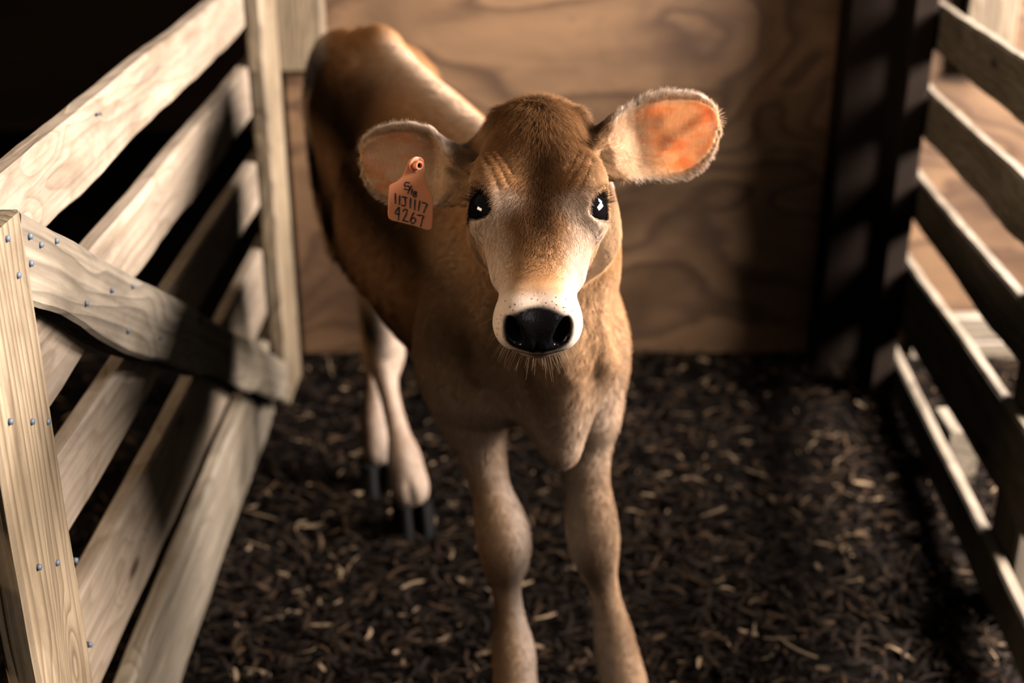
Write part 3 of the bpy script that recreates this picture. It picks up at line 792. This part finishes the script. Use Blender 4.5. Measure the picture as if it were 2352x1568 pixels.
    for sd in (-1, 1):
        d = np.linalg.norm(P - (EYES[sd][0] + EYES[sd][1] * .008), axis=1)
        face = lerp(face, CREAM, np.exp(-((d - .028) / .010) ** 2) * .55 * sstep(hs, .112, .135))
        face = lerp(face, np.array([.02, .012, .01]), 1 - sstep(d + wv * .0006, .0165 if sd > 0 else .0185, .0190 if sd > 0 else .0210))
        # dark tear corner
    e = (np.abs(hr) / .0292) ** 2.6 + (np.abs(hh + .0290) / .0184) ** 2.6
    nose = (1 - sstep(e + wv * .08, .78, 1.12)) * sstep(hs, .245, .256) * (hs > .24)
    spots = 0 * (np.sin(hr * 1500 + 3 * np.sin(hs * 900)) * np.sin(hs * 1350 + 2 * np.sin(hr * 700)) > .90) & (hs > .249) & (hs < .270) & (np.abs(hr) < .027) & (hh > -.03)
    face = lerp(face, np.array([.10, .07, .06]), (spots * .6).astype(float))
    face = lerp(face, np.array([.006, .005, .0055]), nose)
    lip = np.exp(-((hh + .0525) / .0042) ** 2) * sstep(hs, .262, .272) * (np.abs(hr) < .022)
    face = lerp(face, np.array([.36, .17, .13]), lip * (1 - nose) * .9)
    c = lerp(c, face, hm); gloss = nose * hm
    # ears
    wh, u, v, w = ear_local(P)
    em = (wh > 0) * sstep(u, -.04, .10)
    facing = np.zeros(n)
    for i, nm in enumerate(('left', 'right')):
        nr = EARS[nm][3]; facing = np.where(wh == i + 1, N @ nr, facing)
    inner_skin = sstep(facing, .15, .6) * (1 - sstep(np.abs(v), .74, .97)) * sstep(u, .22, .55) * (1 - sstep(u, .90, .98))
    earc = np.tile(LTAN * .9 + CREAM * .1, (n, 1))
    earc = lerp(earc, CREAM * .92, sstep(np.abs(v), .88, 1.0))
    skin = lerp(np.tile(np.array([.66, .27, .10]), (n, 1)), DARK * 1.8, np.clip(wob(P, 170, 7) * 1.3 - .25, 0, .7))
    earc = lerp(earc, skin, inner_skin * np.where(wh == 1, .9, .0))
    c = lerp(c, earc, em); thin = em * sstep(u, .08, .3) * np.where(wh == 1, 1.0, .9)
    # tail switch
    ta = np.exp(-((la + .052) / .02) ** 2) * sstep(L, .84, .88) * sstep(z, .55, .62); c = lerp(c, CREAM, np.clip(ta, 0, .75))
    tl = sstep(L, .90, .93) * (1 - sstep(z, .42, .5)) * (z > .3); c = lerp(c, DARK, tl * .7)
    return np.clip(c * (1 + .10 * wv[:, None]), .004, 1), gloss, thin

CALF_AT = (-.02, 1.55, 0)
calf = thing('calf', 'young fawn calf with pale muzzle standing in the pen looking up', 'calf', CALF_AT)
CA = np.array(CALF_AT)
me = bpy.data.meshes.new('body'); me.from_pydata((CV - CA).tolist(), [], CF.tolist()); smooth(me)
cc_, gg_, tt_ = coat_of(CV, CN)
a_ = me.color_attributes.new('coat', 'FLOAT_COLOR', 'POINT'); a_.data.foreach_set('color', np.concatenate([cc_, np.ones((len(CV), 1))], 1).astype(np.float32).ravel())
hs_, hr_l, hh_ = head_local(CV)
pore = sstep(hs_, .252, .260) * (hs_ < .30) * (np.abs(hr_l) < .034) * (hh_ > -.052) * (1 - gg_) * (CV[:, 1] < 1.2)
for nm_, arr in (('gloss', gg_), ('thin', tt_), ('pore', pore)):
    a_ = me.attributes.new(nm_, 'FLOAT', 'POINT'); a_.data.foreach_set('value', arr.astype(np.float32))
body = link('body', me, M['coat'], calf)

def strands(name, paths, radii, mat, parent, colors=None, attr='hair_color', tip=.25, normals=None):
    """hair curves from an array (n, k, 3) of points"""
    n, kk, _ = paths.shape
    hc = bpy.data.hair_curves.new(name); hc.add_curves([kk] * n)
    hc.position_data.foreach_set('vector', (paths - CA).astype(np.float32).ravel())
    ra = hc.attributes.get('radius') or hc.attributes.new('radius', 'FLOAT', 'POINT')
    prof = np.linspace(1, tip, kk)
    ra.data.foreach_set('value', (radii[:, None] * prof[None]).astype(np.float32).ravel())
    if colors is not None:
        ca = hc.attributes.new(attr, 'FLOAT_COLOR', 'CURVE'); ca.data.foreach_set('color', np.concatenate([colors, np.ones((n, 1))], 1).astype(np.float32).ravel())
    if normals is None: normals = np.tile([[0., -.8, .6]], (n, 1))
    na = hc.attributes.new('root_normal', 'FLOAT_VECTOR', 'CURVE'); na.data.foreach_set('vector', normals.astype(np.float32).ravel())
    o = bpy.data.objects.new(name, hc); COL.objects.link(o); hc.materials.append(mat); o.parent = parent
    return o

# eyes with lashes
for sd in (-1, 1):
    c, nrm, lg = EYES[sd]
    bm = bmesh.new(); bmesh.ops.create_uvsphere(bm, u_segments=40, v_segments=24, radius=1)
    third = np.cross(lg, nrm)
    for vtx in bm.verts:
        q = np.array(vtx.co); p = lg * q[0] * (.0211 if sd < 0 else .0196) + nrm * q[2] * (.0192 if sd < 0 else .0186) + third * q[1] * (.0196 if sd < 0 else .0184)
        vtx.co = Vector(p)
    me = bpy.data.meshes.new('eye'); bm.to_mesh(me); bm.free(); smooth(me)
    eye = link('eye', me, M['eye'], calf, Vector(c + nrm * .0005 - CA))
    # lashes fan out from the upper lid
    up = HD * .35 - HA * .9; up = up - nrm * (up @ nrm); up /= np.linalg.norm(up); sdv = np.cross(nrm, up)
    P = []
    for _ in range(80):
        f = rng.uniform(-1, 1); r0 = c + nrm * .0125 + up * (.0125 * math.sqrt(max(1 - .55 * f * f, 0)) + rng.normal(0, .0006)) + sdv * f * .0135
        d = nrm * .55 + up * rng.uniform(-.05, .25) + HR * sd * 1.0 + sdv * f * .3 + rng.normal(size=3) * .10; d /= np.linalg.norm(d)
        ln = rng.uniform(.008, .015)
        P.append([r0 + d * ln * q + (up * .35 - cam_d * .0) * ln * q * q * .35 for q in (0, .35, .7, 1)])
    lash = strands('eyelashes', np.array(P), np.full(len(P), .00017), M['lash'], calf, np.tile([[.02, .012, .01]], (len(P), 1)))
    lash.parent = eye; lash.location = -eye.location

# hooves: two claws to a foot
def claw(parent, top, toe_dir, w, ln, ht, side, name='hoof'):
    bm = bmesh.new(); f = Vector((toe_dir[0], toe_dir[1], 0)).normalized(); r = Vector((f.y, -f.x, 0))
    rings = []
    for i in range(7):
        q = i / 6; z = top[2] * (1 - q) + .001 * q
        sc = 1 + .22 * q; fw = .012 * q * (top[2] / .05) + .004
        ring = []
        for j in range(20):
            a = 2 * math.pi * j / 20
            x, y = math.cos(a) * ln / 2 * sc, math.sin(a) * w / 2 * sc
            if x > 0: y *= 1 - .22 * (x / (ln / 2 * sc)) ** 2
            if y * side < 0: y *= .72
            p = Vector((top[0], top[1], 0)) + f * (x + fw) + r * y
            ring.append(bm.verts.new((p.x - CA[0], p.y - CA[1], z)))
        rings.append(ring)
    for a, b in zip(rings, rings[1:]):
        for j in range(20): bm.faces.new((a[j], a[(j + 1) % 20], b[(j + 1) % 20], b[j]))
    bm.faces.new(rings[0][::-1]); bm.faces.new(rings[-1])
    bmesh.ops.recalc_face_normals(bm, faces=bm.faces)
    me = bpy.data.meshes.new(name); bm.to_mesh(me); bm.free(); smooth(me); me.set_sharp_from_angle(angle=R(50))
    return link(name, me, M['hoof'], parent)
FEET = [(at(1186, 1600, 1.325), (-.05, -1), .052), (at(1440, 1595, 1.325), (.25, -1), .052), (at(944, 1136, 1.885), (.30, -1), .06), (at(869, 1050, 2.028), (.2, -1), .055)]
for p, td, hz in FEET:
    f = Vector((td[0], td[1], 0)).normalized(); r = Vector((f.y, -f.x, 0))
    for side in (-1, 1):
        q = p + r * side * .0150
        claw(calf, (q.x, q.y, hz), td, .036, .052, hz, side)

# fur
def tri_sample(V, F, weight, n):
    T = np.concatenate([F[:, [0, 1, 2]], F[:, [0, 2, 3]]])
    A = np.linalg.norm(np.cross(V[T[:, 1]] - V[T[:, 0]], V[T[:, 2]] - V[T[:, 0]]), axis=1) * weight[T].mean(1)
    cdf = np.cumsum(A); idx = np.searchsorted(cdf, rng.random(n) * cdf[-1]); idx = np.minimum(idx, len(T) - 1)
    u, v = rng.random(n), rng.random(n); s = u + v > 1; u[s] = 1 - u[s]; v[s] = 1 - v[s]
    t = T[idx]; w = np.stack([1 - u - v, u, v], 1)[:, :, None]
    return (V[t] * w).sum(1), (CN[t] * w).sum(1)
camp = np.array([0, 0, EYE])
def hair_field(P, N):
    """lie direction, length, stiffness for each hair root"""
    n = len(P)
    hs, hr, hh = head_local(P)
    head = (hs > -.05) & (P[:, 1] < 1.30) & (hh > -.16) & (P[:, 2] > .62)
    wh, u, v, w = ear_local(P)
    d = np.tile(np.array([AX[0], AX[1], -.75]), (n, 1))
    ln = np.full(n, .011); lift = np.full(n, .22)
    leg = P[:, 2] < .42; d[leg] = (0, .1, -1); ln[leg] = .008
    chest = (P[:, 1] < 1.36) & (P[:, 2] < .62) & ~leg; d[chest] = (0, .1, -1); ln[chest] = .010
    s_ = np.sign(hr)
    hd_ = HA[None] * (.55 + .5 * sstep(hs, .08, .16))[:, None] + HR[None] * (np.clip(hr / .04, -1, 1) * .9)[:, None]
    tuft = (1 - sstep(hs, .04, .10))
    hd_ = hd_ * (1 - tuft[:, None]) + tuft[:, None] * (HA[None] * .8 + HR[None] * (np.clip(hr / .03, -1, 1) * .75)[:, None] + HD[None] * .3)
    d[head] = hd_[head]
    hl = .0065 + .0095 * tuft * np.exp(-(hr / .04) ** 2) + .002 * tuft; hl *= 1 - .70 * sstep(hs, .17, .255)
    ln[head] = hl[head]; lift[head] = (.22 + .22 * tuft)[head]
    for i, nm in enumerate(('left', 'right')):
        base, a, b, nrm, La, prof, cup = EARS[nm]
        m = (wh == i + 1) & (u > .02)
        d[m] = (a[None] * .8 + b[None] * (np.clip(v, -1, 1) * 1.1)[:, None])[m]
        rim = sstep(np.abs(v), .86, .99) + sstep(u, .93, 1.0)
        fac = N @ nrm
        l2 = .0055 + .0045 * np.clip(rim, 0, 1); l2 = np.where((fac > .3) & (np.abs(v) < .84) & (u > .1), .0022 + .0038 * (1 - sstep(u, .2, .6)), l2)
        ln[m] = l2[m]; lift[m] = (.25 + .25 * np.clip(rim, 0, 1))[m]
    return d, ln, lift, head, wh
def grow(name, n, weight, rad, seed):
    P, N = tri_sample(CV, CF, weight, n)
    N /= np.linalg.norm(N, axis=1)[:, None] + 1e-9
    col, gloss, thin = coat_of(P, N)
    d, ln, lift, head, wh = hair_field(P, N)
    ok = (gloss < .15)
    hs0 = head_local(P)[0]; ok &= ~((hs0 > .252) & (P[:, 1] < 1.2) & (rng.random(len(P)) > .22))
    for sd in (-1, 1):
        ok &= np.linalg.norm(P - (EYES[sd][0] + EYES[sd][1] * .008), axis=1) > .0175
    P, N, col, d, ln, lift = P[ok], N[ok], col[ok], d[ok], ln[ok], lift[ok]
    t = d - N * (d * N).sum(1)[:, None]; t /= np.linalg.norm(t, axis=1)[:, None] + 1e-6
    cl = np.stack([wob(P, 260, 21), wob(P, 260, 22), wob(P, 260, 23)], 1) * .45
    t = t + cl + rng.normal(size=P.shape) * .16
    t -= N * (t * N).sum(1)[:, None]; t /= np.linalg.norm(t, axis=1)[:, None] + 1e-6
    ln = ln * rng.uniform(.6, 1.25, len(P))
    L0 = (N * (lift + .15)[:, None] + t); L0 /= np.linalg.norm(L0, axis=1)[:, None]
    L1 = (N * (lift * .45)[:, None] + t); L1 /= np.linalg.norm(L1, axis=1)[:, None]
    p0 = P - N * .0006; p1 = p0 + L0 * (ln * .5)[:, None]; p2 = p1 + L1 * (ln * .5)[:, None]
    col = np.clip(col * rng.normal(1.0, .16, (len(P), 1)), .004, .98)
    col = np.clip(col ** 1.06 * 1.38, 0, .95)
    return strands(name, np.stack([p0, p1, p2], 1), rad * rng.uniform(.7, 1.3, len(P)), M['hair'], calf, col, normals=N)
hs, hr, hh = head_local(CV); wh_, u_, v_, w_ = ear_local(CV)
headm = ((hs > -.05) & (CV[:, 1] < 1.30) & (hh > -.16) & (CV[:, 2] > .62)) | (wh_ > 0)
vis = ((camp - CV) * CN).sum(1) / np.linalg.norm(camp - CV, axis=1)
visw = np.clip(.25 + 1.0 * sstep(vis, -.35, .05), 0, 1)
if HAIR:
    w = visw * headm * (1 + 1.6 * (wh_ > 0) * (sstep(np.abs(v_), .7, .9) + sstep(u_, .88, 1)))
    grow('head_fur', int(230000 * HAIR), w, .00012, 1)
    grow('body_fur', int(150000 * HAIR), visw * ~headm, .00024, 2)
# whiskers around the mouth and chin, long fine guard hairs
P = []
for _ in range(130):
    hr_ = rng.uniform(-1, 1); s0 = rng.uniform(.235, .278)
    root = hw_(s0, hr_ * .034, -.058 - .012 * (1 - abs(hr_)) + rng.normal(0, .003))
    i = np.argmin(((CV - root) ** 2).sum(1)); root, nn = CV[i], CN[i]
    h0 = head_local(root[None])[2][0]
    if h0 > -.046: continue
    d = nn * .9 - HD * .5 + HA * .15 + HR * hr_ * .5 + rng.normal(size=3) * .15; d /= np.linalg.norm(d)
    ln = rng.uniform(.008, .019)
    P.append([root + d * ln * q + cam_d * ln * q * q * .25 for q in (0, .35, .7, 1)])
strands('whiskers', np.array(P), np.full(len(P), .00012), M['hair'], calf, np.tile([[.50, .34, .21]], (len(P), 1)))

# ---- ear tag
TO = np.array(at_t(962, 375, 1.225))
tag_n = np.array([.18, -.96, .10]); tag_n /= np.linalg.norm(tag_n)
tx_ = np.cross(np.array([0, 0, 1.]), tag_n); tx_ = -tx_ if tx_[0] < 0 else tx_; tx_ /= np.linalg.norm(tx_); ty_ = np.cross(tag_n, tx_); ty_ = ty_ if ty_[2] > 0 else -ty_
ear_tag = thing('ear_tag', 'orange plastic ear tag with handwritten numbers hanging from the calf ear', 'ear tag', TO)
PXS = 1.225 / FOCAL
def tag_pt(px, py, lift=0.0):
    """photo pixel of the tag face -> point on its plane"""
    u, v = (px - 1176) / FOCAL, (py - 784) / FOCAL
    r = np.array([u, CP - v * SP, -(SP + v * CP)])
    t = ((TO + tag_n * lift - camp) @ tag_n) / (r @ tag_n)
    return camp + r * t
OUT = [(945, 364), (955, 360), (966, 361), (973, 368), (975, 382), (975, 405), (979, 423), (986, 438), (994, 450), (995, 470), (994, 505), (992, 523), (988, 528), (980, 528), (950, 518), (900, 506), (893, 501), (891, 490), (892, 462), (894, 428), (897, 424), (912, 417), (924, 406), (931, 392), (936, 376), (940, 368)]
TL = .010
bm = bmesh.new()
f_ = [bm.verts.new(Vector(tag_pt(x, y, TL) - TO)) for x, y in OUT]; b_ = [bm.verts.new(Vector(tag_pt(x, y, TL) - tag_n * .0016 - TO)) for x, y in OUT]
bm.faces.new(f_); bm.faces.new(b_[::-1])
for i in range(len(OUT)):
    j = (i + 1) % len(OUT); bm.faces.new((f_[i], b_[i], b_[j], f_[j]))
bmesh.ops.recalc_face_normals(bm, faces=bm.faces)
bmesh.ops.bevel(bm, geom=[e for e in bm.edges if len(e.link_faces) == 2 and e.calc_face_angle(0) > .9], offset=.0004, segments=2, affect='EDGES', profile=.6)
me = bpy.data.meshes.new('tag_panel'); bm.to_mesh(me); bm.free()
panel = link('tag_panel', me, M['tag'], ear_tag)
def lathe(name, prof, mat, parent, centre, axis, seg=28):
    bm = bmesh.new(); ax = Vector(axis).normalized(); u = ax.orthogonal().normalized(); v = ax.cross(u); rings = []
    for r, h in prof:
        rings.append([bm.verts.new(Vector(centre) + ax * h + (u * math.cos(2 * math.pi * j / seg) + v * math.sin(2 * math.pi * j / seg)) * r) for j in range(seg)])
    for a, b in zip(rings, rings[1:]):
        for j in range(seg): bm.faces.new((a[j], a[(j + 1) % seg], b[(j + 1) % seg], b[j]))
    bm.faces.new(rings[0]); bm.faces.new(rings[-1][::-1]); bmesh.ops.recalc_face_normals(bm, faces=bm.faces)
    me = bpy.data.meshes.new(name); bm.to_mesh(me); bm.free(); smooth(me); me.set_sharp_from_angle(angle=R(40)); return link(name, me, mat, parent)
sc_ = tag_pt(955, 378, TL) - TO; sn = tag_n * .75 + HR * .42 ; sn /= np.linalg.norm(sn)
stud = lathe('stud', [(.0072, -.001), (.0072, .0012), (.0062, .0016), (.0058, .0012), (.0046, .0014), (.0040, .0058), (.0042, .0064), (.0036, .0068), (.0026, .0066), (.0024, .003)], M['tag'], ear_tag, sc_, sn)
lathe('stud_hole', [(.00235, .0034), (.00235, .0036)], M['hole'], stud, sc_, sn)
lathe('stud_shaft', [(.0025, -.020), (.0025, .001)], M['tag'], ear_tag, sc_, tag_n)
# handwriting: strokes in photo pixels
STROKES = {
 'date_writing': [[(940, 420), (931, 419), (930, 428), (937, 427), (941, 432), (938, 436), (929, 434)], [(945, 427), (937, 443)], [(947, 435), (945, 446)],
                  [(956, 441), (951, 440), (951, 444), (955, 447), (956, 451), (951, 452), (949, 448), (955, 445), (956, 441)]],
 'code_writing': [[(908, 445), (908, 466)], [(918, 450), (917, 469)], [(924, 452), (934, 454)], [(930, 453), (931, 468), (928, 473), (923, 471)], [(943, 456), (942, 477)], [(953, 459), (952, 481)], [(964, 462), (961, 483)], [(970, 465), (981, 469), (978, 475), (973, 488)]],
 'number_writing': [[(916, 476), (907, 489), (917, 492)], [(917, 478), (915, 504)], [(926, 485), (930, 480), (935, 484), (933, 492), (925, 506)], [(925, 506), (937, 509)], [(950, 489), (944, 500), (943, 508), (947, 513), (953, 510), (954, 503), (949, 500), (944, 504)], [(959, 494), (973, 496), (970, 503), (966, 520)]]}
def smooth_path(p, m=5):
    p = [np.array(q, float) for q in p]
    if len(p) < 3: return [p[0] + (p[-1] - p[0]) * i / 5 for i in range(6)]
    out = []
    for i in range(len(p) - 1):
        a, b, c, d = p[max(i - 1, 0)], p[i], p[i + 1], p[min(i + 2, len(p) - 1)]
        for t in np.linspace(0, 1, m, endpoint=False): out.append(.5 * ((2 * b) + (c - a) * t + (2 * a - 5 * b + 4 * c - d) * t * t + (3 * b - a - 3 * c + d) * t ** 3))
    return out + [p[-1]]
for nm, strokes in STROKES.items():
    bm = bmesh.new()
    for stq in strokes:
        pts = smooth_path(stq); n_ = len(pts); L_, Rr = [], []
        for i, p in enumerate(pts):
            tg = pts[min(i + 1, n_ - 1)] - pts[max(i - 1, 0)]; tg /= np.linalg.norm(tg) + 1e-9; nn = np.array([-tg[1], tg[0]]); hw = 1.75 * (.8 + .2 * math.sin(i * .9))
            L_.append(p + nn * hw); Rr.append(p - nn * hw)
        ring = L_ + [pts[-1] + (pts[-1] - pts[-2]) / (np.linalg.norm(pts[-1] - pts[-2]) + 1e-9) * 1.4] + Rr[::-1] + [pts[0] - (pts[1] - pts[0]) / (np.linalg.norm(pts[1] - pts[0]) + 1e-9) * 1.4]
        top = [[bm.verts.new(Vector(tag_pt(q[0], q[1], TL + .00025) - TO)) for q in (l, r)] for l, r in zip(L_, Rr)]
        for a, b in zip(top, top[1:]): bm.faces.new((a[0], a[1], b[1], b[0]))
        for e, c in ((pts[0], -1), (pts[-1], 1)):
            cv = [bm.verts.new(Vector(tag_pt(e[0] + math.cos(a) * 1.7, e[1] + math.sin(a) * 1.7, TL + .00027) - TO)) for a in np.linspace(0, 2 * math.pi, 10, endpoint=False)]
            bm.faces.new(cv)
    bmesh.ops.recalc_face_normals(bm, faces=bm.faces)
    ext = bmesh.ops.extrude_face_region(bm, geom=bm.faces[:])
    for e in ext['geom']:
        if isinstance(e, bmesh.types.BMVert): e.co -= Vector(tag_n) * .0002
    bmesh.ops.recalc_face_normals(bm, faces=bm.faces)
    me = bpy.data.meshes.new(nm); bm.to_mesh(me); bm.free(); link(nm, me, M['ink'], panel)
fly(on_gate(228, 265, .0015), 1.2, 'fly on the face of the top gate rail, midway along it')
fly((gx(1.12) - .018, 1.105, .834), -.6, 'fly on the upper edge of the top gate rail near the front post')
